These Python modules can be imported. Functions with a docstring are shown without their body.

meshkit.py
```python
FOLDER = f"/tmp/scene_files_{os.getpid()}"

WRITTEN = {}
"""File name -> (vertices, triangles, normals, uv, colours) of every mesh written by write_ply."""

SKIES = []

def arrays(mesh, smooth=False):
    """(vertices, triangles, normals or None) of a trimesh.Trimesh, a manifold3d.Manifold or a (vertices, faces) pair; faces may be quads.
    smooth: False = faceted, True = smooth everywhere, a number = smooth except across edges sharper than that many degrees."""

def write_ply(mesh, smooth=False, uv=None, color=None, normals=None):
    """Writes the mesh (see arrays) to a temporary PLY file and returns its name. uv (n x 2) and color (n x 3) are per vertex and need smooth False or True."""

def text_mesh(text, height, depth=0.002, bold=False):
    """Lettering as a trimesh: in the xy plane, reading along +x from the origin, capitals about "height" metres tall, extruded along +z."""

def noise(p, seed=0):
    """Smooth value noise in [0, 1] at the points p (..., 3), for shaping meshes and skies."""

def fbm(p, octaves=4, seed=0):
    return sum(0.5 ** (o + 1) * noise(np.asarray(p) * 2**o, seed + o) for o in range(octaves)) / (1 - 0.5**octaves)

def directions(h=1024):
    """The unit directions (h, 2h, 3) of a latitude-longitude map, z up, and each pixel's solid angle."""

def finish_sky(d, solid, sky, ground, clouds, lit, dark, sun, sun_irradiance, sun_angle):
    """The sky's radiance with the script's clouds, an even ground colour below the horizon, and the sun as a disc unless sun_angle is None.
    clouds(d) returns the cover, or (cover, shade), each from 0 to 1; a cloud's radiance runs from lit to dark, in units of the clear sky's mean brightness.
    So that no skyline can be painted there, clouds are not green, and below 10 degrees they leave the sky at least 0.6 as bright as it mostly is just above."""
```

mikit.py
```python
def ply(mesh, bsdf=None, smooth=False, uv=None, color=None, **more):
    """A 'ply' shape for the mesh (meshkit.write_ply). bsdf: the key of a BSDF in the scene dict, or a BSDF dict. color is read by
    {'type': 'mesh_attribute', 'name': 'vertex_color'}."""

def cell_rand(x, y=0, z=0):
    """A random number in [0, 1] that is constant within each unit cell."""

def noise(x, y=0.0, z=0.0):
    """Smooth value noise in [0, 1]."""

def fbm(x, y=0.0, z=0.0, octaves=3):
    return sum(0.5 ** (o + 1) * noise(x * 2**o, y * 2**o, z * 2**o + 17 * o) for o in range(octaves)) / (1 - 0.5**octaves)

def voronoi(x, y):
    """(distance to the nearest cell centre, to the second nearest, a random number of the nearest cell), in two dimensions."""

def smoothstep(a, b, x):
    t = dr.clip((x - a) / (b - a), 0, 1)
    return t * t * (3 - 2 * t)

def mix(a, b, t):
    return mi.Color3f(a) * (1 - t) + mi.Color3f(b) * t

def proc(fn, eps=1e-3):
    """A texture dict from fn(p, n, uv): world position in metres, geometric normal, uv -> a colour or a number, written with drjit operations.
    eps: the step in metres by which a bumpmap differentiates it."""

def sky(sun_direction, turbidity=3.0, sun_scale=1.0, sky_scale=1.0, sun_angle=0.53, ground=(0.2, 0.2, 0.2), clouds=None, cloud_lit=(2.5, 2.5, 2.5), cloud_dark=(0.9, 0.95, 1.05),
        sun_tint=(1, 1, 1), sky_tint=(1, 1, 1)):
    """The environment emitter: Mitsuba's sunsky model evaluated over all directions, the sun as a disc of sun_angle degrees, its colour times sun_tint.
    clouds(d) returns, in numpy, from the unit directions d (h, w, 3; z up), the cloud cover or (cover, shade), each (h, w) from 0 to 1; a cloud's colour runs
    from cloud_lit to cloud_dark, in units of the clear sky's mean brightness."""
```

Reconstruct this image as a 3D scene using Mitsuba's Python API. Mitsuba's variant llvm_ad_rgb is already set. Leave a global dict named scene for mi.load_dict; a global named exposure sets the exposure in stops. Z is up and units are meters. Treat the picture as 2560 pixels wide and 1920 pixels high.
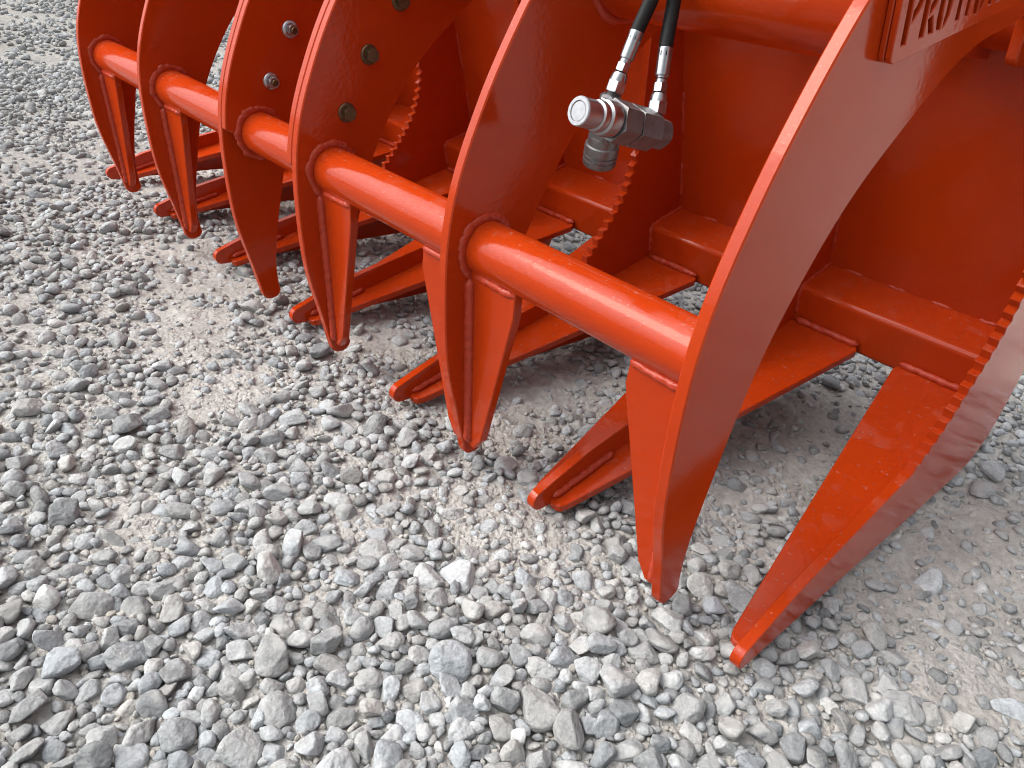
import math, random
import numpy as np, trimesh, mitsuba as mi, drjit as dr
import mikit, meshkit
import manifold3d as m3
from shapely.geometry import Polygon, LineString, Point
from shapely import affinity
from shapely.ops import unary_union

T = mi.ScalarTransform4f
scene, labels = {"type": "scene"}, {}
rng = np.random.default_rng(7)

# ------------------------------------------------------------------ camera, sky, exposure
CAM = np.array([0.19202, -0.55605, 0.59229])
FWD = np.array([-0.60321, 0.62626, -0.49390])
UP = np.array([-0.43587, 0.25976, 0.86171])
scene["camera"] = {"type": "perspective", "fov": 67.35, "fov_axis": "x", "near_clip": 0.02, "far_clip": 400.0,
                   "to_world": T().look_at(origin=CAM.tolist(), target=(CAM + FWD).tolist(), up=UP.tolist())}
SUN = np.array([-0.52, -0.60, 0.76]) / np.linalg.norm([-0.52, -0.60, 0.76])
def overcast(d):
    """a closed cloud layer, brightest where the sun stands behind it"""
    ang = np.degrees(np.arccos(np.clip(d @ SUN, -1, 1)))
    uneven = 0.10 * (meshkit.fbm(d * 3.0, 3, 2) - 0.5)
    return np.ones(d.shape[:2]), np.clip(1 - np.exp(-0.5 * (ang / 23.0) ** 2) + uneven, 0, 1)
scene["sky"] = mikit.sky(SUN.tolist(), turbidity=3, sun_scale=0.12, sun_angle=26, sky_scale=1.0, sun_tint=(0.92, 0.99, 1.06),
                         ground=(0.42, 0.42, 0.42), clouds=overcast, cloud_lit=(8.6, 8.8, 9.0), cloud_dark=(0.58, 0.60, 0.625))
exposure = 3.05

# ------------------------------------------------------------------ materials
def paint_col(p, n, uv):
    a = mikit.fbm(p.x * 9, p.y * 9, p.z * 9, 3)
    dust = mikit.smoothstep(0.55, 0.8, mikit.fbm(p.x * 40 + 7, p.y * 40, p.z * 40, 3)) * mikit.smoothstep(0.3, 0.95, n.z) * 0.10
    speck = mikit.smoothstep(0.83, 0.87, mikit.noise(p.x * 330, p.y * 330, p.z * 330)) * mikit.smoothstep(0.0, 0.7, n.z) * 0.25
    c = mikit.mix((0.360, 0.0290, 0.0032), (0.405, 0.0370, 0.0044), a)
    return mikit.mix(c, (0.40, 0.22, 0.17), dr.minimum(dust + speck, 0.5))

def paint_bump(p, n, uv):
    return mikit.fbm(p.x * 210, p.y * 210, p.z * 210, 2) * 0.00011 + mikit.noise(p.x * 34, p.y * 34, p.z * 34) * 0.00022

def paint_rough(p, n, uv):
    return 0.08 + 0.10 * mikit.fbm(p.x * 15, p.y * 15, p.z * 15, 3)

def two(b):
    return {"type": "twosided", "bsdf": b}

scene["mat_paint"] = two({"type": "bumpmap", "arbitrary": mikit.proc(paint_bump, eps=6e-4), "scale": 1.0,
    "bsdf": {"type": "principled", "base_color": mikit.proc(paint_col), "roughness": mikit.proc(paint_rough), "specular": 0.27}})

def weld_col(p, n, uv):
    a = mikit.fbm(p.x * 160, p.y * 160, p.z * 160, 3)
    return mikit.mix((0.335, 0.029, 0.010), (0.400, 0.044, 0.017), a)
scene["mat_weld"] = two({"type": "bumpmap", "arbitrary": mikit.proc(lambda p, n, uv: mikit.fbm(p.x * 420, p.y * 420, p.z * 420, 2) * 0.0007, eps=4e-4), "scale": 1.0,
    "bsdf": {"type": "principled", "base_color": mikit.proc(weld_col), "roughness": 0.34, "specular": 0.36}})

def stone_col(p, n, uv):
    tone = uv.x
    warm = uv.y
    f = mikit.fbm(p.x * 95, p.y * 95, p.z * 95, 4)
    g = mikit.noise(p.x * 620, p.y * 620, p.z * 620)
    vein = mikit.smoothstep(0.60, 0.68, mikit.fbm(p.x * 55 + 3 + tone * 40, p.y * 55, p.z * 55 + warm * 40, 3))
    base = 0.22 + 0.31 * tone
    v = base * (0.62 + 0.5 * f + 0.34 * (g - 0.5)) + 0.07 * vein
    cool = mikit.mix((0.955, 1.0, 1.045), (1.05, 1.0, 0.94), warm)
    c = cool * v
    dust = mikit.smoothstep(0.45, 0.75, mikit.fbm(p.x * 40 + tone * 30, p.y * 40, p.z * 40, 3)) * mikit.smoothstep(-0.2, 0.8, n.z) * 0.5
    return mikit.mix(c, (0.44, 0.43, 0.415), dust)
scene["mat_stone"] = {"type": "bumpmap", "arbitrary": mikit.proc(lambda p, n, uv: mikit.fbm(p.x * 260, p.y * 260, p.z * 260, 3) * 0.0022, eps=5e-4), "scale": 1.0,
    "bsdf": {"type": "diffuse", "reflectance": mikit.proc(stone_col)}}

def dirt_col(p, n, uv):
    a = mikit.fbm(p.x * 14, p.y * 14, 0.0, 4)
    b = mikit.fbm(p.x * 160, p.y * 160, 3.0, 3)
    g = mikit.noise(p.x * 700, p.y * 700, 1.0)
    c = mikit.mix((0.36, 0.340, 0.318), (0.49, 0.468, 0.443), a)
    return c * (0.66 + 0.44 * b + 0.22 * g)
scene["mat_dirt"] = {"type": "bumpmap", "arbitrary": mikit.proc(lambda p, n, uv: mikit.fbm(p.x * 240, p.y * 240, 0.0, 4) * 0.0065, eps=6e-4), "scale": 1.0,
    "bsdf": {"type": "diffuse", "reflectance": mikit.proc(dirt_col)}}

def steel_rough(p, n, uv):
    return 0.20 + 0.24 * mikit.fbm(p.x * 220, p.y * 220, p.z * 220, 3)
scene["mat_steel"] = two({"type": "principled", "base_color": mikit.proc(lambda p, n, uv: mikit.mix((0.30, 0.31, 0.325), (0.45, 0.46, 0.48), mikit.fbm(p.x * 130, p.y * 130, p.z * 130, 3))), "metallic": 1.0, "roughness": mikit.proc(steel_rough)})
scene["mat_nose"] = two({"type": "principled", "base_color": mikit.proc(lambda p, n, uv: mikit.mix((0.32, 0.32, 0.333), (0.45, 0.45, 0.465), mikit.fbm(p.x * 300, p.y * 300, p.z * 300, 4))), "metallic": 0.75, "roughness": 0.42})
scene["mat_dull_steel"] = two({"type": "principled", "base_color": mikit.proc(lambda p, n, uv: mikit.mix((0.12, 0.115, 0.115), (0.21, 0.20, 0.20), mikit.fbm(p.x * 160, p.y * 160, p.z * 160, 3))), "metallic": 0.8, "roughness": 0.38})
scene["mat_nose_side"] = two({"type": "principled", "base_color": {"type": "rgb", "value": [0.36, 0.35, 0.36]}, "metallic": 1.0, "roughness": mikit.proc(steel_rough)})
scene["mat_bronze"] = two({"type": "principled", "base_color": mikit.proc(lambda p, n, uv: mikit.mix((0.085, 0.062, 0.036), (0.165, 0.125, 0.075), mikit.fbm(p.x * 260, p.y * 260, p.z * 260, 3))), "metallic": 0.85, "roughness": 0.38})
scene["mat_rubber"] = two({"type": "principled", "base_color": mikit.proc(lambda p, n, uv: mikit.mix((0.004, 0.004, 0.0045), (0.010, 0.010, 0.011), mikit.fbm(p.x * 200, p.y * 200, p.z * 200, 3))), "roughness": 0.55, "specular": 0.25})
scene["mat_twig"] = {"type": "diffuse", "reflectance": mikit.proc(lambda p, n, uv: mikit.mix((0.10, 0.07, 0.045), (0.2, 0.15, 0.10), mikit.fbm(p.x * 400, p.y * 400, p.z * 400, 3)))}

# ------------------------------------------------------------------ mesh helpers
def bevel_rings(P, b):
    """the closed 2-d outline P (n,2, counter-clockwise) pulled in by b, vertex by vertex"""
    a = P - np.roll(P, 1, 0); c = np.roll(P, -1, 0) - P
    a /= np.linalg.norm(a, axis=1)[:, None] + 1e-12; c /= np.linalg.norm(c, axis=1)[:, None] + 1e-12
    na = np.stack([-a[:, 1], a[:, 0]], 1); nc = np.stack([-c[:, 1], c[:, 0]], 1)
    m = na + nc; m /= np.linalg.norm(m, axis=1)[:, None] + 1e-12
    k = np.clip(1 / np.maximum((m * na).sum(1), 0.3), 1, 2.2)
    return P + m * (b * k)[:, None]

def plate(poly, x0, x1, b=0.0012):
    """a plate in the y-z plane between x0 and x1 with chamfered rims; poly: outline (y,z) or a shapely polygon with holes"""
    poly = poly if isinstance(poly, Polygon) else Polygon(poly)
    poly = poly.buffer(0)
    if poly.geom_type != "Polygon":
        poly = max(poly.geoms, key=lambda g: g.area)
    from shapely.geometry.polygon import orient
    poly = orient(poly, 1.0)
    V, F, base = [], [], 0
    caps = {0: [], 1: []}
    for ring in [poly.exterior, *poly.interiors]:
        P = np.array(ring.coords)[:-1]
        keep = np.linalg.norm(P - np.roll(P, 1, 0), axis=1) > 2e-4
        P = P[keep]; n = len(P); I = bevel_rings(P, b)
        rings = [(I, x0), (P, x0 + b), (P, x1 - b), (I, x1)]
        for Q, x in rings:
            V.append(np.column_stack([np.full(n, x), Q]))
        for r in range(3):
            i = base + r * n + np.arange(n); j = base + r * n + (np.arange(n) + 1) % n
            F.append(np.column_stack([i, j, j + n])); F.append(np.column_stack([i, j + n, i + n]))
        caps[0].append((I, base)); caps[1].append((I, base + 3 * n)); base += 4 * n
    V = np.vstack(V); F = np.vstack(F)
    from mapbox_earcut import triangulate_float64
    pts = np.vstack([q for q, _ in caps[0]])
    ends = np.cumsum([len(q) for q, _ in caps[0]]).astype(np.uint32)
    tri = np.array(triangulate_float64(pts, ends), int).reshape(-1, 3)
    for side in (0, 1):
        idx = np.concatenate([o + np.arange(len(q)) for q, o in caps[side]])
        t = idx[tri]
        F = np.vstack([F, t if side == 1 else t[:, ::-1]])
    m = trimesh.Trimesh(V, F, process=False)
    # orient outwards
    if m.volume < 0:
        m.invert()
    return m

def sweep(path, radius, seg=12, closed=False, lump=0.0, seed=0, flat=1.0):
    """a round bead or hose along a 3-d polyline; radius may be one number or one per point"""
    P = np.asarray(path, float); n = len(P)
    R = np.full(n, radius) if np.isscalar(radius) else np.asarray(radius, float)
    t = np.gradient(P, axis=0) if not closed else np.roll(P, -1, 0) - np.roll(P, 1, 0)
    t /= np.linalg.norm(t, axis=1)[:, None] + 1e-12
    ref = np.array([0.31, 0.2, 0.93]) if abs(t[0] @ np.array([0.31, 0.2, 0.93])) < 0.9 else np.array([1.0, 0, 0])
    u = np.cross(t, ref); u /= np.linalg.norm(u, axis=1)[:, None]; v = np.cross(t, u)
    a = np.linspace(0, 2 * np.pi, seg, endpoint=False)
    ring = P[:, None] + R[:, None, None] * (np.cos(a)[None, :, None] * u[:, None] + np.sin(a)[None, :, None] * v[:, None])
    V = ring.reshape(-1, 3)
    if lump:
        nrm = (ring - P[:, None]).reshape(-1, 3)
        V = V + nrm * (lump * (meshkit.fbm(V * 170 + seed, 3) - 0.5))[:, None] * 2
    F = []
    for i in range(n if closed else n - 1):
        j = (i + 1) % n
        for k in range(seg):
            l = (k + 1) % seg
            F += [[i * seg + k, i * seg + l, j * seg + l], [i * seg + k, j * seg + l, j * seg + k]]
    if not closed:
        for i, s in ((0, -1), (n - 1, 1)):
            V = np.vstack([V, P[i]]); c = len(V) - 1
            for k in range(seg):
                l = (k + 1) % seg
                F.append([c, i * seg + k, i * seg + l] if s > 0 else [c, i * seg + l, i * seg + k])
    m = trimesh.Trimesh(V, np.array(F), process=False)
    if m.volume < 0:
        m.invert()
    return m

def frame(axis, ref=(0, 0, 1)):
    z = np.asarray(axis, float); z = z / np.linalg.norm(z)
    r = np.asarray(ref, float)
    if abs(r @ z) > 0.95:
        r = np.array([1.0, 0, 0])
    x = np.cross(r, z); x /= np.linalg.norm(x)
    return np.column_stack([x, np.cross(z, x), z])

def lathe(profile, p, axis, seg=64):
    """profile: (radius, height) pairs from start to end, turned about the axis at p"""
    prof = np.array(profile, float)
    a = np.linspace(0, 2 * np.pi, seg, endpoint=False)
    V = np.stack([prof[:, None, 0] * np.cos(a), prof[:, None, 0] * np.sin(a), np.broadcast_to(prof[:, None, 1], (len(prof), seg))], -1).reshape(-1, 3)
    F = []
    for i in range(len(prof) - 1):
        for k in range(seg):
            l = (k + 1) % seg
            F += [[i * seg + k, i * seg + l, (i + 1) * seg + l], [i * seg + k, (i + 1) * seg + l, (i + 1) * seg + k]]
    m = trimesh.Trimesh(V @ frame(axis).T + np.asarray(p), np.array(F), process=False)
    m.merge_vertices(); m.update_faces(m.nondegenerate_faces())
    return m

def hexnut(p, axis, af, h, cham=0.12, turn=0.0, ref=(0, 0, 1)):
    """a hexagonal body of width af across flats, its corners turned off at both ends"""
    rc = af / math.sqrt(3)
    hexa = m3.CrossSection([[(rc * math.cos(k * math.pi / 3 + turn), rc * math.sin(k * math.pi / 3 + turn)) for k in range(6)]]).extrude(h)
    c = cham * af
    prof = m3.CrossSection([[(0, -0.0001), (af / 2 * 0.98, -0.0001), (rc * 1.01, c), (rc * 1.01, h - c), (af / 2 * 0.98, h + 0.0001), (0, h + 0.0001)]])
    out = hexa ^ m3.Manifold.revolve(prof, 64)
    mm = out.to_mesh(); V = np.array(mm.vert_properties)[:, :3]
    return trimesh.Trimesh(V @ frame(axis, ref).T + np.asarray(p), np.array(mm.tri_verts), process=False)

def add(key, mesh, mat, smooth=28, **more):
    """one entry of the scene; a key that is taken gets the next three-digit number"""
    k, i = key, 0
    while k in scene:
        i += 1; k = f"{key}_{i:03d}"
    scene[k] = mikit.ply(mesh, mat, smooth=smooth, **more)
    return k

def cat(l):
    return trimesh.util.concatenate(l)

def smooth_curve(pts, n=120):
    from scipy.interpolate import CubicSpline
    P = np.array(pts, float); s = np.concatenate([[0], np.cumsum(np.linalg.norm(np.diff(P, axis=0), axis=1))])
    return CubicSpline(s, P)(np.linspace(0, s[-1], n))

# ------------------------------------------------------------------ measures of the machine (x along the row of tines, y into it, z up)
PITCH = 0.29
LX = [(-6 + k) * PITCH + 0.004 for k in range(7)]          # middle planes of the lower tines
LT = 0.006                                                # half their thickness
UX = [-1.5665, -1.2505, -0.9345, -0.7145, -0.3985, -0.0825] # right faces of the upper tines
UT = 0.0127                                               # their thickness
TUBE, RT = np.array([-0.014, 0.304]), 0.0299
PIVOT, RP = np.array([0.15, 0.600]), 0.063

# ------------------------------------------------------------------ ground height and stones
PATCH = [(-0.942, -0.147, .12, .07), (-1.23, -0.07, .12, .06), (-0.277, -0.024, .10, .07), (-0.526, 0.236, .11, .12), (-0.164, 0.405, .10, .13),
         (-0.53, 0.096, .12, .06), (0.06, 0.31, .12, .10), (-0.18, 0.263, .06, .08), (-1.9, 0.164, .3, .12), (-0.16, 0.57, .12, .12), (0.10, 0.48, .10, .16),
         (-0.80, 0.10, .14, .06), (0.16, 0.20, .08, .06)]
def bare(x, y):
    """how bare of stones the earth is, from 0 to 1"""
    b = np.zeros_like(x)
    for px, py, sx, sy in PATCH:
        w = 0.35 * (meshkit.fbm(np.stack([x * 14, y * 14, np.zeros_like(x)], -1), 3, 5) - 0.5)
        b = np.maximum(b, np.clip(1.55 - np.hypot((x - px) / sx, (y - py) / sy) + 2.2 * w, 0, 1))
    n = meshkit.fbm(np.stack([x * 5.5, y * 5.5, np.zeros_like(x)], -1), 4, 11)
    return np.clip(np.maximum(b, (n - 0.555) * 5.5), 0, 0.97)

def height(x, y):
    q = np.stack([x, y, np.zeros_like(x)], -1)
    r = np.hypot(x - CAM[0], y - CAM[1])
    h = -0.009 + 0.014 * (meshkit.fbm(q * 5.0, 3, 3) - 0.5)
    near = np.clip(1.6 - r / 2.0, 0, 1)
    h = h + near * (0.010 * (meshkit.fbm(q * 42, 3, 4) - 0.5) + 0.006 * (meshkit.fbm(q * 150, 3, 6) - 0.5))
    return h + 0.10 * (meshkit.fbm(q * 0.5, 2, 8) - 0.5) * np.clip((r - 2) / 10, 0, 1)

def ground_sheet():
    r = np.concatenate([[0.0], 0.03 * np.exp(np.arange(0, 1e4) * 0.0085)])
    r = r[r < 1.9]
    far = 1.9 * np.exp(np.arange(0, 400) * 0.02); far = far[far < 90]
    r = np.concatenate([r, far])
    fine = np.radians(np.arange(62, 200, 0.3)); coarse = np.radians(np.arange(200, 422, 2.0))
    a = np.concatenate([fine, coarse]); na = len(a)
    X = CAM[0] + r[:, None] * np.cos(a); Y = CAM[1] + r[:, None] * np.sin(a)
    V = np.stack([X, Y, height(X, Y)], -1).reshape(-1, 3)
    i = np.arange(len(r) - 1)[:, None] * na; k = np.arange(na)[None]; l = (k + 1) % na
    F = np.concatenate([np.stack([i + k, i + na + k, i + na + l], -1).reshape(-1, 3), np.stack([i + k, i + na + l, i + l], -1).reshape(-1, 3)])
    return trimesh.Trimesh(V, F, process=False)

def wedge_half(y):
    return np.interp(y, [0.02, 0.55], [0.024, 0.117])
def wedge_z(y):
    return 0.0155 + 0.252 * (y - 0.026)

def blocked(x, y, r, top, bot):
    """True where a stone would stick through the machine"""
    for k, lx in enumerate(LX):
        if abs(x - lx) < LT + 0.75 * r and -0.02 < y < 0.70:
            if top > 0.012 or r > 0.011:
                return True
        if 0.0 < y < 0.60 and abs(x - lx) < wedge_half(y) + 0.4 * r and top > wedge_z(y) - 0.012:
            return True
    for ux in UX:
        if abs(x - ux + 0.006) < 0.006 + r * 0.8 and -0.05 < y < 0.03 and top > 0.024:
            return True
    return False

class Hash:
    def __init__(self, c):
        self.c, self.d = c, {}
    def near(self, x, y):
        i, j = int(math.floor(x / self.c)), int(math.floor(y / self.c))
        for a in (-1, 0, 1):
            for b in (-1, 0, 1):
                yield from self.d.get((i + a, j + b), ())
    def put(self, x, y, r):
        self.d.setdefault((int(math.floor(x / self.c)), int(math.floor(y / self.c))), []).append((x, y, r))

def in_view(X, Y, margin=0.10):
    d = np.stack([X, Y, np.zeros_like(X)], -1) - CAM
    right = np.cross(FWD, UP)
    z = d @ FWD
    u = (d @ right) / np.maximum(z, 1e-6) / math.tan(math.radians(67.35 / 2)); v = (d @ UP) / np.maximum(z, 1e-6) / math.tan(math.radians(67.35 / 2)) / 0.75
    return (z > 0.05) & (np.abs(u) < 1 + margin) & (np.abs(v) < 1 + margin)

def scatter():
    """stones of falling size, thrown where there is room"""
    out, hs = [], Hash(0.05)
    #        r0     r1    tries  overlap
    classes = [(0.0138, 0.0190, 900, 0.84), (0.0100, 0.0138, 9000, 0.78), (0.0070, 0.0100, 32000, 0.75), (0.0045, 0.0070, 52000, 0.74), (0.0026, 0.0045, 52000, 0.74)]
    classes += [(0.009, 0.0165, 16000, 0.78), (0.006, 0.010, 22000, 0.75)]
    for ci, (r0, r1, tries, ov) in enumerate(classes):
        # the plan is a fan in front of the camera: nearer ground gets more throws
        rr = 0.12 * np.exp(rng.random(tries) * math.log((6.2 if ci < 3 else 3.0) / 0.12)) if ci < 4 else 0.12 * np.exp(rng.random(tries) * math.log(1.9 / 0.12))
        if ci >= 5:
            rr = np.sqrt(rng.uniform(1.4 ** 2, (6.5 if ci == 5 else 3.6) ** 2, tries))
        aa = np.radians(rng.uniform(30, 215, tries) if ci < 5 else rng.uniform(95, 172, tries))
        X, Y = CAM[0] + rr * np.cos(aa), CAM[1] + rr * np.sin(aa)
        vis = in_view(X, Y, 0.12) | ((rng.random(tries) < 0.35) & (rr < 2.2))
        X, Y, rr = X[vis], Y[vis], rr[vis]
        B = bare(X, Y); H = height(X, Y)
        R = rng.uniform(r0, r1, len(X)); keep = rng.random(len(X))
        for x, y, r, b, h, kp, dist in zip(X, Y, R, B, H, keep, rr):
            if kp < b * (0.86 if ci < 3 else 0.82 if ci == 3 else 0.74 if ci == 4 else 0.8):
                continue
            if dist > 3.0 and r < 0.0065:
                continue
            if any((x - a) ** 2 + (y - c) ** 2 < (ov * (r + q)) ** 2 for a, c, q in hs.near(x, y)):
                continue
            sink = rng.uniform(0.05, 0.70) if b < 0.4 else rng.uniform(0.50, 1.15)
            rz = r * rng.uniform(0.55, 0.85)
            zc = h + rz * (1 - 1.25 * sink)
            if blocked(x, y, r, zc + rz * 0.9, zc - rz):
                continue
            hs.put(x, y, r); out.append((x, y, zc, r, rz, dist))
    return np.array(out)

ICO = {k: trimesh.creation.icosphere(subdivisions=k) for k in (0, 1, 2, 3)}
def stones(S, sub):
    """an own mesh for each stone: a rounded body cut by random planes"""
    dirs, faces = ICO[sub].vertices, ICO[sub].faces
    n, K = len(S), 10
    out = np.empty((n, len(dirs), 3)); p = 38.0
    for c in range(0, n, 1500):
        s = slice(c, min(n, c + 1500)); m = s.stop - s.start
        N = rng.normal(size=(m, K, 3)); N /= np.linalg.norm(N, axis=2)[..., None]
        D = rng.uniform(0.50, 1.02, (m, K))
        q = np.maximum(np.einsum("vj,mkj->mvk", dirs, N) / D[:, None], 1e-3)
        r = ((q ** p).sum(2) + 0.93 ** p) ** (-1 / p)
        V = dirs[None] * r[..., None]
        V *= 1 + 0.10 * (meshkit.fbm(V * 1.7 + rng.uniform(0, 99, (m, 1, 3)), 2) - 0.5)[..., None]
        V -= V.mean(1, keepdims=True)
        V /= np.abs(V).max(1, keepdims=True)
        el = rng.uniform(0.62, 1.0, m)
        sc = np.stack([S[s, 3] * 1.12 / np.sqrt(el), S[s, 3] * 1.12 * np.sqrt(el), S[s, 4]], 1)
        V = V * sc[:, None]
        # tilt a little, then turn about z
        tl = rng.normal(0, 0.36, (m, 2)); yaw = rng.uniform(0, 2 * np.pi, m)
        cx, sx, cy, sy, cz, sz = np.cos(tl[:, 0]), np.sin(tl[:, 0]), np.cos(tl[:, 1]), np.sin(tl[:, 1]), np.cos(yaw), np.sin(yaw)
        o, l = np.zeros(m), np.ones(m)
        Rx = np.stack([l, o, o, o, cx, -sx, o, sx, cx], 1).reshape(m, 3, 3)
        Ry = np.stack([cy, o, sy, o, l, o, -sy, o, cy], 1).reshape(m, 3, 3)
        Rz = np.stack([cz, -sz, o, sz, cz, o, o, o, l], 1).reshape(m, 3, 3)
        V = np.einsum("mij,mvj->mvi", Rx @ Ry @ Rz, V)
        out[s] = V + S[s, None, :3]
    tone = np.clip(rng.normal(0.54, 0.22, n), 0.02, 0.88); dark = rng.random(n) < 0.17; tone[dark] *= 0.45
    warm = np.clip(rng.normal(0.30, 0.20, n), 0, 1)
    grit = (S[:, 3] < 0.0046) & (rng.random(n) < 0.6)      # crumbs of the earth itself
    warm[grit] = rng.uniform(0.8, 1.4, grit.sum()); tone[grit] = rng.uniform(0.45, 0.75, grit.sum())
    return out, faces, np.stack([tone, warm], 1)

add("ground", ground_sheet(), "mat_dirt", smooth=True)
labels["ground"] = {"label": "pale sandy earth strewn with grey gravel under the grapple", "kind": "structure"}
S = scatter()
vis = in_view(S[:, 0], S[:, 1], -0.01)
px = S[:, 3] / np.linalg.norm(S[:, :3] - CAM, axis=1) * vis
order = np.argsort(-px)
big, rest = S[order[:300]], S[order[300:]]
V, F, UV = stones(big, 3)
for i in range(len(big)):
    add("ground__stone", trimesh.Trimesh(V[i], F, process=False), "mat_stone", smooth=True, uv=np.repeat(UV[i:i + 1], len(V[i]), 0))
parts = []
shown = in_view(rest[:, 0], rest[:, 1], 0.05)
app = rest[:, 3] / np.linalg.norm(rest[:, :3] - CAM, axis=1)
for sub, sel in ((2, shown & (app > 0.0100)), (1, (shown & (app <= 0.0100) & (app > 0.0033)) | (~shown & (app > 0.0100))), (0, (shown & (app <= 0.0033)) | (~shown & (app <= 0.0100)))):
    V, F, UV = stones(rest[sel], sub)
    n, k = V.shape[:2]
    parts.append((V.reshape(-1, 3), (F[None] + np.arange(n)[:, None, None] * k).reshape(-1, 3), np.repeat(UV, k, 0)))
off = np.cumsum([0] + [len(p[0]) for p in parts])
gm = trimesh.Trimesh(np.vstack([p[0] for p in parts]), np.vstack([p[1] + o for p, o in zip(parts, off)]), process=False)
add("ground__gravel", gm, "mat_stone", smooth=True, uv=np.vstack([p[2] for p in parts]))
labels["ground__gravel"] = {"label": "loose grey gravel between the larger stones", "kind": "stuff"}
STONES = len(S), len(gm.faces) + 300 * 1280, len(meshkit.WRITTEN[scene["ground"]["filename"]][1])

# ------------------------------------------------------------------ the grapple
G = "root_grapple"
labels[G] = {"label": "orange-red steel root grapple with curved tines standing on the gravel", "category": "grapple attachment"}

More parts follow.
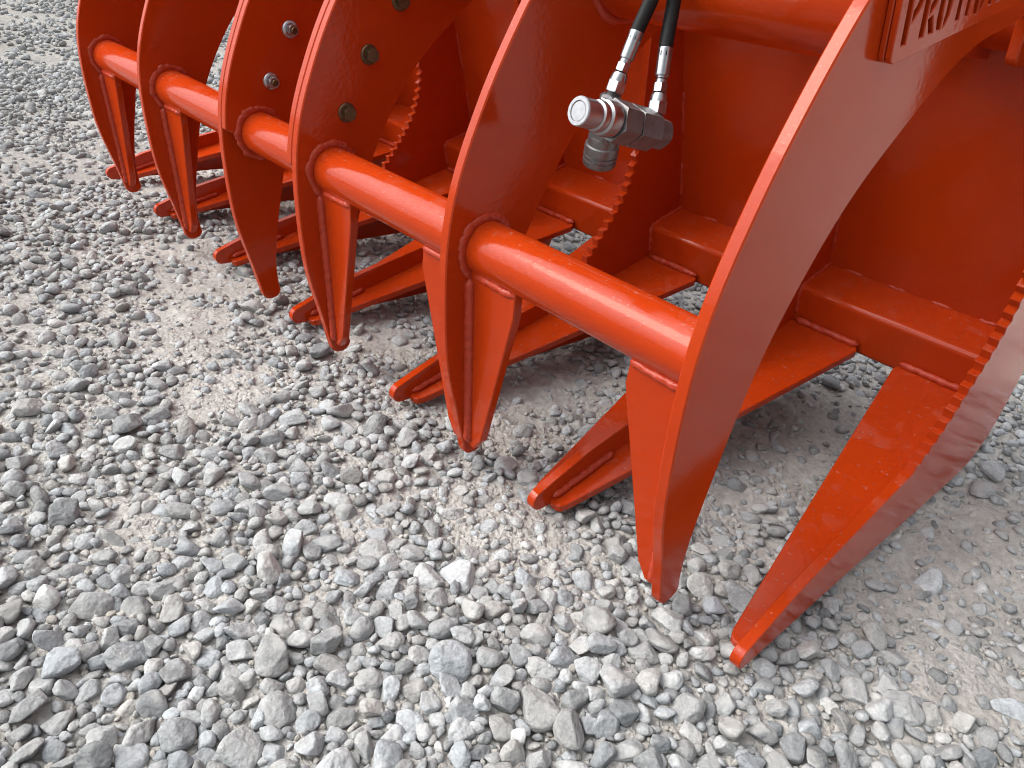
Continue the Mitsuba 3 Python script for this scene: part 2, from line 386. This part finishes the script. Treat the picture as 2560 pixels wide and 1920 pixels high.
# --- lower tines
def lower_outline(side):
    """outline of a lower tine; the side plates have a larger heel than the tines between them"""
    serr = smooth_curve([(0.318, 0.117), (0.345, 0.136), (0.371, 0.161), (0.389, 0.185), (0.406, 0.209), (0.425, 0.238), (0.4395, 0.268), (0.447, 0.298), (0.450, 0.332), (0.448, 0.365)], 400)
    s = np.concatenate([[0], np.cumsum(np.linalg.norm(np.diff(serr, axis=0), axis=1))])
    pitch = 0.0163; nt = int(s[-1] // pitch); teeth = []
    for k in range(nt):
        for f, o in ((0.02, 0.0), (0.47, 0.0084), (0.53, 0.0084)):
            d = (k + f) * pitch
            q = np.array([np.interp(d, s, serr[:, 0]), np.interp(d, s, serr[:, 1])]); e = np.array([np.interp(d + 1e-4, s, serr[:, 0]), np.interp(d + 1e-4, s, serr[:, 1])]) - q
            e /= np.linalg.norm(e)
            teeth.append(q + (o - 0.004) * np.array([-e[1], e[0]]))
    a = np.linspace(np.radians(-92), np.radians(-246), 16)
    tip = [(0.0125 + 0.0140 * math.cos(t), 0.0200 + 0.0140 * math.sin(t)) for t in a]
    top = [(0.040, 0.0455), (0.086, 0.0625), (0.115, 0.0695), (0.175, 0.0835), (0.235, 0.0965), (0.291, 0.1085), (0.312, 0.1130)]
    up = [(0.4445, 0.385), (0.435, 0.450), (0.425, 0.518), (0.40, 0.66)]
    if side:
        rear = [(0.55, 0.66), (0.58, 0.56), (0.625, 0.42), (0.655, 0.30), (0.674, 0.20), (0.676, 0.152), (0.667, 0.085)]
        heel = smooth_curve([(0.667, 0.085), (0.655, 0.052), (0.638, 0.031), (0.612, 0.018), (0.575, 0.011), (0.53, 0.0095)], 14).tolist()
    else:
        rear = [(0.52, 0.66), (0.545, 0.56), (0.59, 0.40), (0.616, 0.25), (0.616, 0.19), (0.606, 0.11)]
        heel = smooth_curve([(0.606, 0.11), (0.594, 0.055), (0.575, 0.025), (0.54, 0.0105)], 10).tolist()
    bottom = [(0.45, 0.0095), (0.30, 0.0095), (0.15, 0.0085), (0.05, 0.0065)]
    return Polygon(bottom + tip + top + [t.tolist() for t in teeth] + up + rear + heel).buffer(0)
LOW, LOW_SIDE = lower_outline(False), lower_outline(True)

def wedge_lower(sx):
    """flat gusset on one side of a lower tine, its plane rising to the rail"""
    tt = 0.011
    e = np.array([1.0, 0.252]) / math.hypot(1, 0.252)
    L = math.hypot(0.535 - 0.026, 0.252 * 0.509)
    P = np.array([(0.0, LT - 0.001), (L, LT - 0.001), (L, 0.113), (L - 0.010, 0.117), (0.012, 0.0260), (0.003, 0.0225), (0.0, 0.017)])
    if sx < 0:
        P = (P * [1, -1])[::-1]
    poly = Polygon(P).buffer(-0.003).buffer(0.003)
    m = plate(poly, -tt, 0.0, 0.0012)                     # local: x = normal, y = along, z = sideways
    v = m.vertices
    y = 0.026 + e[0] * v[:, 1] - e[1] * v[:, 0]; z = 0.0135 + e[1] * v[:, 1] + e[0] * v[:, 0]
    w = trimesh.Trimesh(np.column_stack([v[:, 2], y, z]), m.faces, process=False)
    if w.volume < 0:
        w.invert()
    return w

def bead(a, b, r, seed, lump=0.55, n=None, close_ends=True):
    a, b = np.asarray(a, float), np.asarray(b, float)
    n = n or max(6, int(np.linalg.norm(b - a) / 0.003))
    t = np.linspace(0, 1, n)
    P = a + (b - a) * t[:, None]
    P += 0.0009 * (meshkit.fbm(P * 120 + seed, 2)[:, None] - 0.5)
    R = r * np.sqrt(np.clip(np.minimum(t, 1 - t) * n / 2.0, 0.03, 1)) * (1 + 0.05 * np.sin(np.arange(n) * 1.3 + seed))
    return sweep(P, R, 10, lump=lump, seed=seed)

plate_ply = {}
for k, lx in enumerate(LX):
    key = add(f"{G}__lower_tine", plate(LOW_SIDE if k in (0, 6) else LOW, lx - LT, lx + LT, 0.0007), "mat_paint", 25)
    beads = []
    for s in (-1, 1):
        if (k == 6 and s > 0) or (k == 0 and s < 0):
            continue
        w = wedge_lower(s); w.apply_translation([lx, 0, 0])
        add(f"{key}__gusset", w, "mat_paint", 25)
        x = lx + s * (LT + 0.0015)
        beads += [bead((x, 0.030, 0.0185), (x, 0.135, 0.0450), 0.0048, k * 7 + s, 0.4), bead((x, 0.33, 0.0940), (x, 0.41, 0.1140), 0.0044, k * 9 + s, 0.4)]
        beads += [bead((lx + s * 0.012, 0.5335, 0.1450), (lx + s * 0.114, 0.5335, 0.1450), 0.0050, k * 5 + s, 0.45)]
        # the bead that runs up the rail and along the back panel
        ln = [(x, 0.538, 0.150), (x, 0.525, 0.199), (x, 0.606, 0.2235)]
        beads += [bead(ln[0], ln[1], 0.0040, k + 31 + s), bead(ln[1], ln[2], 0.0036, k + 41 + s), bead((x, 0.596, 0.243), (x, 0.575, 0.305), 0.0034, k + 51 + s), bead((x, 0.560, 0.350), (x, 0.536, 0.420), 0.0034, k + 61 + s)]
    [add(f"{key}__weld_bead", b, "mat_weld", 40) for b in beads]

# --- rail: square tube with rounded edges, lying along the tines
e1 = np.array([math.cos(math.radians(15)), math.sin(math.radians(15))]); e2 = np.array([-e1[1], e1[0]])
rail0 = np.array([0.5435, 0.126])
sq = Polygon([rail0, rail0 + e1 * 0.092, rail0 + e1 * 0.092 + e2 * 0.0765, rail0 + e2 * 0.0765]).buffer(-0.009).buffer(0.009, quad_segs=8)
add(f"{G}__rail", plate(sq, LX[0] - 0.002, LX[6] - 0.002, 0.0008), "mat_paint", 30)
# --- back panel: leaning sheet above the rail
pb = np.array([0.6040, 0.216]); pd = np.array([-math.sin(math.radians(18.5)), math.cos(math.radians(18.5))]); pn = np.array([pd[1], -pd[0]])
add(f"{G}__back_panel", plate(Polygon([pb, pb + pn * 0.006, pb + pn * 0.006 + pd * 0.42, pb + pd * 0.42]), LX[0], LX[6], 0.0008), "mat_paint", 25)
pw = []
for i in range(26):
    x0 = LX[0] + 0.03 + i * 0.066
    if abs(((x0 - LX[0]) % PITCH) - 0.145) < 0.12:
        pw.append(bead((x0, 0.6015, 0.2215), (x0 + 0.030, 0.6015, 0.2215), 0.0030, i, 0.7))
[add(f"{G}__back_panel__weld_bead", b, "mat_weld", 40) for b in pw]

# --- top beam behind, with its ears
beam = lathe([(0.0, 0.0), (0.046, 0.0), (0.047, 0.001), (0.047, 1.74), (0.046, 1.741), (0.0, 1.741)], (LX[0], 0.468, 0.600), (1, 0, 0), 72)
add(f"{G}__top_beam", beam, "mat_paint", 35)
for ex in (-0.150, -0.094):
    ear = Polygon([(0.415, 0.555), (0.505, 0.552), (0.52, 0.62), (0.49, 0.74), (0.42, 0.74), (0.395, 0.62)]).buffer(0.012, quad_segs=5)
    add(f"{G}__ear_plate", plate(ear, ex, ex + 0.012), "mat_paint", 25)

# --- pivot tubes between the upper tines
for a, b in ((0, 2), (3, 5)):
    L = UX[b] - UX[a] - 0.004
    add(f"{G}__pivot_tube", lathe([(RP - 0.012, 0), (RP - 0.001, 0), (RP, 0.001), (RP, L - 0.001), (RP - 0.001, L), (RP - 0.012, L)], (UX[a] + 0.001, *PIVOT), (1, 0, 0), 96), "mat_paint", 35)

# --- upper tines
front = smooth_curve([(-0.0125, 0.0315), (-0.0208, 0.060), (-0.0325, 0.099), (-0.0505, 0.158), (-0.0605, 0.219), (-0.0645, 0.260), (-0.0665, 0.300), (-0.0640, 0.348), (-0.0535, 0.397), (-0.0390, 0.440), (-0.0255, 0.474), (-0.0090, 0.509), (0.0110, 0.547), (0.0365, 0.588), (0.080, 0.640), (0.15, 0.688), (0.24, 0.715)], 130)
back = smooth_curve([(0.0185, 0.036), (0.0125, 0.083), (0.0185, 0.157), (0.029, 0.225), (0.0455, 0.300), (0.0665, 0.351), (0.0905, 0.396), (0.119, 0.437), (0.170, 0.487), (0.241, 0.543), (0.300, 0.5685)], 90)
tipc = [(-0.0085, 0.0265), (-0.0045, 0.0240), (0.0, 0.0235), (0.007, 0.0240), (0.0125, 0.0265), (0.0165, 0.0308)]
UPP = Polygon(tipc + back.tolist() + [(0.322, 0.574), (0.388, 0.5925), (0.392, 0.70)] + front[::-1].tolist()).buffer(0)
dcut = Polygon([(-0.2, 0.3085), (-0.062, 0.3085), (-0.046, 0.300), (0.3, 0.300), (0.6, 0.30), (0.6, 0.9), (-0.2, 0.9)])
DBL = UPP.intersection(dcut).buffer(-0.004).buffer(0.004)
if DBL.geom_type != "Polygon":
    DBL = max(DBL.geoms, key=lambda g: g.area)

def wedge_upper(sx):
    """upright tapering gusset below the tube, on one side of an upper tine"""
    P = np.array([(0.0, 0.041), (0.013, 0.041), (0.0255, 0.060), (0.074, 0.252), (0.074, 0.285), (0.0, 0.285)])
    if sx < 0:
        P = (P * [-1, 1])[::-1]
    poly = Polygon(P).buffer(-0.002).buffer(0.002)
    m = plate(poly, -0.012, 0.0, 0.0012)                  # local x = thickness, y = sideways, z = height
    v = m.vertices
    h = v[:, 2]; yy = np.interp(h, [0.045, 0.27], [-0.0100, -0.0330])
    w = trimesh.Trimesh(np.column_stack([v[:, 1], yy + 0.012 + v[:, 0], h]), m.faces, process=False)
    if w.volume < 0:
        w.invert()
    return w

def ring_bead(x, r, seed, c=TUBE, b=0.0058):
    a = np.linspace(0, 2 * np.pi, 110, endpoint=False)
    w = meshkit.fbm(np.stack([np.cos(a) * 5 + seed, np.sin(a) * 5, a * 0], 1), 3) - 0.5
    rr = r + 0.0034 + 0.004 * w
    P = np.column_stack([np.full(110, x), c[0] + rr * np.cos(a), c[1] + rr * np.sin(a)])
    m = sweep(P, b * (1 + 0.02 * np.sin(a * 27 + seed) + 0.6 * w), 12, closed=True, lump=0.3, seed=seed)
    m.vertices[:, 0] = x + (m.vertices[:, 0] - x) * 0.62
    return m

def bolt(x, y, z):
    """flanged hexagon bolt head with six raised grade lines, pointing along +x"""
    fl = lathe([(0.0, 0), (0.0125, 0), (0.0125, 0.0014), (0.0118, 0.0024), (0.0095, 0.0034), (0.0, 0.0034)], (x, y, z), (1, 0, 0), 48)
    hd = hexnut((x + 0.003, y, z), (1, 0, 0), 0.0165, 0.0078, 0.07, turn=0.35 + 30 * y)
    lines = []
    for k in range(6):
        a = k * math.pi / 3 + 0.3 + 30 * y
        b = trimesh.creation.box([0.0004, 0.0030, 0.0005]); b.apply_transform(trimesh.transformations.rotation_matrix(a, [1, 0, 0]))
        b.apply_translation([x + 0.01085, y + 0.0056 * math.cos(a), z + 0.0056 * math.sin(a)]); lines.append(b)
    return cat([fl, hd] + lines)

def nut(x, y, z):
    fl = lathe([(0.0, 0), (0.0122, 0), (0.0122, 0.0012), (0.0112, 0.0028), (0.0092, 0.0040), (0.0, 0.0040)], (x, y, z), (1, 0, 0), 48)
    hd = hexnut((x + 0.0035, y, z), (1, 0, 0), 0.0150, 0.0085, 0.10, turn=0.6 + 20 * y)
    return cat([fl, hd])

def stud(x, y, z):
    return lathe([(0.0, 0.0), (0.0050, 0.0), (0.0050, 0.0145), (0.0043, 0.0155), (0.0030, 0.0155), (0.0026, 0.0140), (0.0, 0.0140)], (x, y, z), (1, 0, 0), 32)

BOLTS = [(0.0395, 0.4475), (0.0070, 0.3765), (0.0845, 0.5125), (0.150, 0.575)]
for k, ux in enumerate(UX):
    key = add(f"{G}__upper_tine", plate(UPP, ux - UT, ux, 0.0014), "mat_paint", 25)
    right, left = k in (0, 1, 3, 4), k in (1, 2, 4, 5)
    beads = [ring_bead(ux - UT - 0.0005, RT, k + 90)] if k > 0 else []
    if k in (0, 1, 3, 4):
        beads += [ring_bead(ux + 0.0005, RT, k + 60)]
    if k == 2:
        beads += [ring_bead(ux + UT + 0.0005, RT, k + 60)]
    if k in (0, 1, 3, 4):
        beads += [ring_bead(ux + 0.0005, RP, k + 20, PIVOT, 0.0050)]
    for s, on in ((1, right), (-1, left)):
        if not on:
            continue
        w = wedge_upper(s); x0 = ux + 0.0002 if s > 0 else ux - UT - 0.0002
        w.apply_translation([x0, 0, 0]); add(f"{key}__gusset", w, "mat_paint", 25)
        beads += [bead((x0 + s * 0.002, -0.0105, 0.046), (x0 + s * 0.002, -0.0335, 0.272), 0.0066, k * 3 + s + 3, 0.20)]
        beads += [bead((x0 + s * 0.008, -0.0320, 0.2765), (x0 + s * 0.073, -0.0320, 0.2770), 0.0042, k * 3 + s + 13, 0.4)]
    if beads:
        [add(f"{key}__weld_bead", b, "mat_weld", 40) for b in beads]
    if k == 2:
        add(f"{key}__doubler_plate", plate(DBL, ux + 0.0006, ux + 0.0006 + UT, 0.0014), "mat_paint", 25)
        for y, z in BOLTS:
            add(f"{key}__flange_nut", nut(ux + UT + 0.0006, y, z), "mat_steel", 25)
            add(f"{key}__bolt_end", stud(ux + UT + 0.0006, y, z), "mat_bronze", 25)
    if k == 3:
        add(f"{key}__doubler_plate", plate(DBL, ux - UT - 0.0006 - UT, ux - UT - 0.0006, 0.0014), "mat_paint", 25)
        for y, z in BOLTS:
            add(f"{key}__bolt", bolt(ux, y, z), "mat_bronze", 25)
            add(f"{key}__flange_nut", nut(ux - 2 * UT - 0.012, y, z), "mat_steel", 25)

# --- cross tube
L = UX[5] - UT - UX[0]
add(f"{G}__cross_tube", lathe([(RT - 0.006, 0), (RT, 0), (RT, L), (RT - 0.006, L)], (UX[0] - 0.001, *TUBE), (1, 0, 0), 128), "mat_paint", 35)

# --- name plate on the nearest upper tine: letters cut through the front sheet
P0, ang = np.array([0.0782, 0.5508]), math.radians(12.2)
eu, ew = np.array([math.cos(ang), math.sin(ang)]), np.array([-math.sin(ang), math.cos(ang)])
def to_yz(poly):
    return affinity.affine_transform(poly, [eu[0] / 1000, ew[0] / 1000, eu[1] / 1000, ew[1] / 1000, P0[0], P0[1]])
body = Polygon([(-1.5, -5), (236, -1), (236, 66), (-9, 66)]).buffer(-7).buffer(7, quad_segs=6)
lean = -0.13
def letter(polys, u):
    return [affinity.affine_transform(Polygon(q), [1, lean, 0, 1, u - lean * 7, 0]) for q in polys]
stem = lambda u, w=8, b=7, t=53: [(u, b), (u + w, b), (u + w, t), (u, t)]
bowl_p = [(11, 22), (14, 24), (20, 29), (25, 36), (25, 46), (21, 53), (10.5, 53), (10.5, 46), (16, 46), (17.5, 43), (17.5, 37), (15, 33), (11, 30)]
O_left = [(0, 16), (2, 9), (5, 7), (9, 7), (11, 10), (11, 50), (9, 53), (5, 53), (2, 51), (0, 45)]
O_right = [(13, 7), (17, 10), (21, 16), (22, 24), (22, 45), (20, 51), (17, 53), (13, 53), (13, 46), (14, 42), (14, 18), (13, 14)]
O_left = [(0, 16), (2, 9), (5, 7), (9.5, 7), (9.5, 15), (8, 19), (8, 42), (9.5, 46), (9.5, 53), (5, 53), (2, 51), (0, 45)]
cut = []
cut += letter([stem(0), bowl_p], 8.7)
cut += letter([stem(0), bowl_p, [(11, 19), (18, 21), (24, 7), (16.5, 7)]], 37.0)
cut += letter([O_left, O_right], 64)
cut += letter([stem(0, 7, 8.5), stem(17, 7, 8.5), [(8.5, 53), (12, 24), (15.5, 53), (13.5, 53), (12, 42), (10.5, 53)]], 98.5)
cut += letter([O_left, O_right], 131)
cut += letter([stem(0, 7, 10), bowl_p, [(11, 19), (18, 21), (24, 10), (16.5, 10)]], 160)
front_sheet = to_yz(body).difference(unary_union([to_yz(c) for c in cut]))
key = add(f"{G}__upper_tine_005__name_plate", cat([plate(front_sheet, UX[5] + 0.0004, UX[5] + 0.0051, 0.0008), plate(front_sheet, UX[5] + 0.0058, UX[5] + 0.0110, 0.0008)]), "mat_paint", 25)
labels[key] = {"label": "name plate with stencil letters PROMOR cut through its front sheet"}

# ------------------------------------------------------------------ hydraulic hoses with couplers
def V3(*a):
    return np.array(a, float)
def along(a, b):
    d = b - a; L = np.linalg.norm(d); return d / L, L

def crimp(a, b, r):
    """crimped ferrule: a sleeve with shallow flats pressed into it"""
    d, L = along(a, b)
    prof = [(r * 0.80, 0), (r * 0.97, 0.0003), (r * 1.03, 0.0015), (r, 0.004), (r * 0.99, L * 0.5), (r, L * 0.86), (r * 0.97, L * 0.92), (r * 0.80, L * 0.94), (r * 0.78, L), (0, L)]
    m = lathe([(0, 0)] + prof, a, d, 64)
    Rm = frame(d); q = (m.vertices - a) @ Rm
    ang = np.arctan2(q[:, 1], q[:, 0]); w = np.clip(np.minimum(q[:, 2] - 0.002, L * 0.86 - q[:, 2]) / 0.003, 0, 1)
    k = 1 - 0.055 * w * np.abs(np.cos(ang * 4)) ** 6
    q[:, 0] *= k; q[:, 1] *= k
    return trimesh.Trimesh(q @ Rm.T + a, m.faces, process=False)

def hose(points, f0, f1, h0, h1, n0, n1, st, label):
    t = add("hydraulic_hose", sweep(smooth_curve(points, 70), 0.0066, 24), "mat_rubber", 40)
    labels[t] = {"label": label, "category": "hydraulic hose", "group": "hydraulic hoses hanging in front of the pivot tube"}
    add(f"{t}__ferrule", crimp(f0, f1, 0.0068), "mat_steel", 30)
    d, L = along(h0, h1)
    add(f"{t}__collar", lathe([(0, -0.003), (0.0054, -0.003), (0.0054, 0.0005), (0, 0.0005)], h0, d, 40), "mat_steel", 30)
    add(f"{t}__hex_collar", hexnut(h0, d, 0.0120, L, 0.06, 0.3, (1, 0, 0)), "mat_steel", 25)
    d, L = along(n0, n1)
    add(f"{t}__swivel_nut", cat([lathe([(0, 0), (0.0062, 0.0), (0.0074, 0.0020), (0.0080, 0.0065), (0.0082, 0.009), (0, 0.009)], n0, d, 48), hexnut(n0 + d * 0.0075, d, 0.0162, L - 0.0075, 0.05, 0.3, (1, 0, 0))]), "mat_steel", 25)
    d, L = along(n1, st)
    rings = [(0, -0.001)] + [q for k in range(5) for q in ((0.0060, L * k / 5), (0.0054, L * (k + 0.5) / 5))] + [(0.0058, L), (0, L + 0.001)]
    add(f"{t}__threaded_stub", lathe(rings, n1, d, 40), "mat_dull_steel", 30)
    return t

Lf0, Lf1 = V3(-0.2976, 0.0540, 0.5364), V3(-0.2982, 0.0460, 0.5105)
up = [Lf0 + (Lf1 - Lf0) * 0.3, Lf0, V3(-0.2945, 0.0620, 0.5629), V3(-0.2918, 0.0655, 0.590), V3(-0.288, 0.064, 0.630), V3(-0.280, 0.082, 0.680), V3(-0.27, 0.16, 0.725), V3(-0.25, 0.30, 0.730)]
tl = hose(up, Lf0, Lf1, V3(-0.2986, 0.0453, 0.5086), V3(-0.2988, 0.0429, 0.501), V3(-0.2990, 0.0428, 0.5002), V3(-0.2993, 0.0382, 0.4827), V3(-0.2994, 0.0355, 0.4765),
          "left black hydraulic hose with silver crimp ending in the dark ribbed coupler that points down")
el, c2 = V3(-0.2995, 0.0346, 0.4705), V3(-0.3075, 0.0440, 0.4250)
d, L = along(el, c2)
add(f"{tl}__elbow", cat([hexnut(el + V3(0, 0.0005, 0.008), V3(0, -0.35, -0.94), 0.0185, 0.017, 0.08, 0.2, (1, 0, 0)), hexnut(el - d * 0.010, d, 0.0190, 0.026, 0.08, 0.2)]), "mat_dull_steel", 25)
add(f"{tl}__coupler_body", hexnut(el + d * 0.012, d, 0.0270, 0.020, 0.07, 0.4), "mat_dull_steel", 25)
prof = [(0, L * 0.62), (0.0145, L * 0.62), (0.0150, L * 0.66), (0.0150, L * 0.80), (0.0168, L * 0.82), (0.0172, L * 0.90), (0.0172, L * 0.97), (0.0163, L * 0.975), (0.0163, L * 1.02), (0.0172, L * 1.025), (0.0172, L * 1.09), (0.0163, L * 1.095),
        (0.0163, L * 1.13), (0.0170, L * 1.135), (0.0168, L * 1.24), (0.0160, L * 1.27), (0.0130, L * 1.27), (0.0125, L * 1.18), (0, L * 1.18)]
add(f"{tl}__coupler_sleeve", lathe(prof, el, d, 72), "mat_dull_steel", 25)

Rf0, Rf1 = V3(-0.2756, 0.0719, 0.5261), V3(-0.2687, 0.0660, 0.5005)
up = [Rf0 + (Rf1 - Rf0) * 0.3, Rf0, V3(-0.2825, 0.0800, 0.558), V3(-0.2845, 0.0795, 0.592), V3(-0.282, 0.078, 0.632), V3(-0.272, 0.098, 0.682), V3(-0.26, 0.17, 0.718), V3(-0.24, 0.30, 0.722)]
tr = hose(up, Rf0, Rf1, V3(-0.2681, 0.0653, 0.4965), V3(-0.2660, 0.0632, 0.4886), V3(-0.2658, 0.0630, 0.4880), V3(-0.2616, 0.0588, 0.4702), V3(-0.2598, 0.0572, 0.4640),
          "right black hydraulic hose with silver crimp ending in the pale round coupler nose")
N0, N1 = V3(-0.2565, -0.0557, 0.4787), V3(-0.2522, 0.0412, 0.4587)
d, L = along(N0, N1)
add(f"{tr}__elbow", cat([hexnut(N1 - d * 0.001, d, 0.0262, 0.0200, 0.10, 0.15), hexnut(V3(-0.2600, 0.0574, 0.4655), V3(0.30, -0.1, -0.94), 0.0150, 0.010, 0.05, 0.3, (1, 0, 0))]), "mat_dull_steel", 25)
add(f"{tr}__coupler_body", cat([hexnut(N0 + d * 0.0445, d, 0.0330, 0.0230, 0.035, 0.25), lathe([(0, 0.066), (0.0158, 0.066), (0.0158, 0.070), (0, 0.070)], N0, d, 64), hexnut(N0 + d * 0.0690, d, 0.0330, 0.0295, 0.035, 0.25)]), "mat_dull_steel", 25)
add(f"{tr}__coupler_face", lathe([(0, 0.0006), (0.0078, 0.0006), (0.0080, 0.0003), (0.0081, 0.0014), (0.0086, 0.0014), (0.0087, 0.0), (0.0116, 0.0), (0.0123, 0.0011), (0.0118, 0.0022), (0, 0.0022)], N0, d, 96), "mat_nose", 30)
add(f"{tr}__coupler_nose", lathe([(0, 0.0018), (0.0121, 0.0018), (0.0124, 0.0024), (0.0124, 0.0165), (0.0113, 0.0180), (0.0113, 0.0205), (0.0131, 0.0215), (0.0136, 0.0235), (0.0136, 0.0265),
                                  (0.0128, 0.0275), (0.0128, 0.0290), (0.0150, 0.0305), (0.0155, 0.0330), (0.0155, 0.0415), (0.0150, 0.0430), (0.0138, 0.0434), (0.0138, 0.0455), (0, 0.0455)], N0, d, 96), "mat_nose_side", 30)

# ------------------------------------------------------------------ a twig among the stones
tw = smooth_curve([(-0.205, 0.185, 0.006), (-0.190, 0.170, 0.010), (-0.178, 0.150, 0.011), (-0.172, 0.128, 0.007)], 24)
tk = add("twig", sweep(tw, np.linspace(0.0022, 0.0011, 24), 8, lump=0.3), "mat_twig", 40)
labels[tk] = {"label": "thin brown twig lying on the gravel behind the nearest upper tine's tip", "category": "twig"}
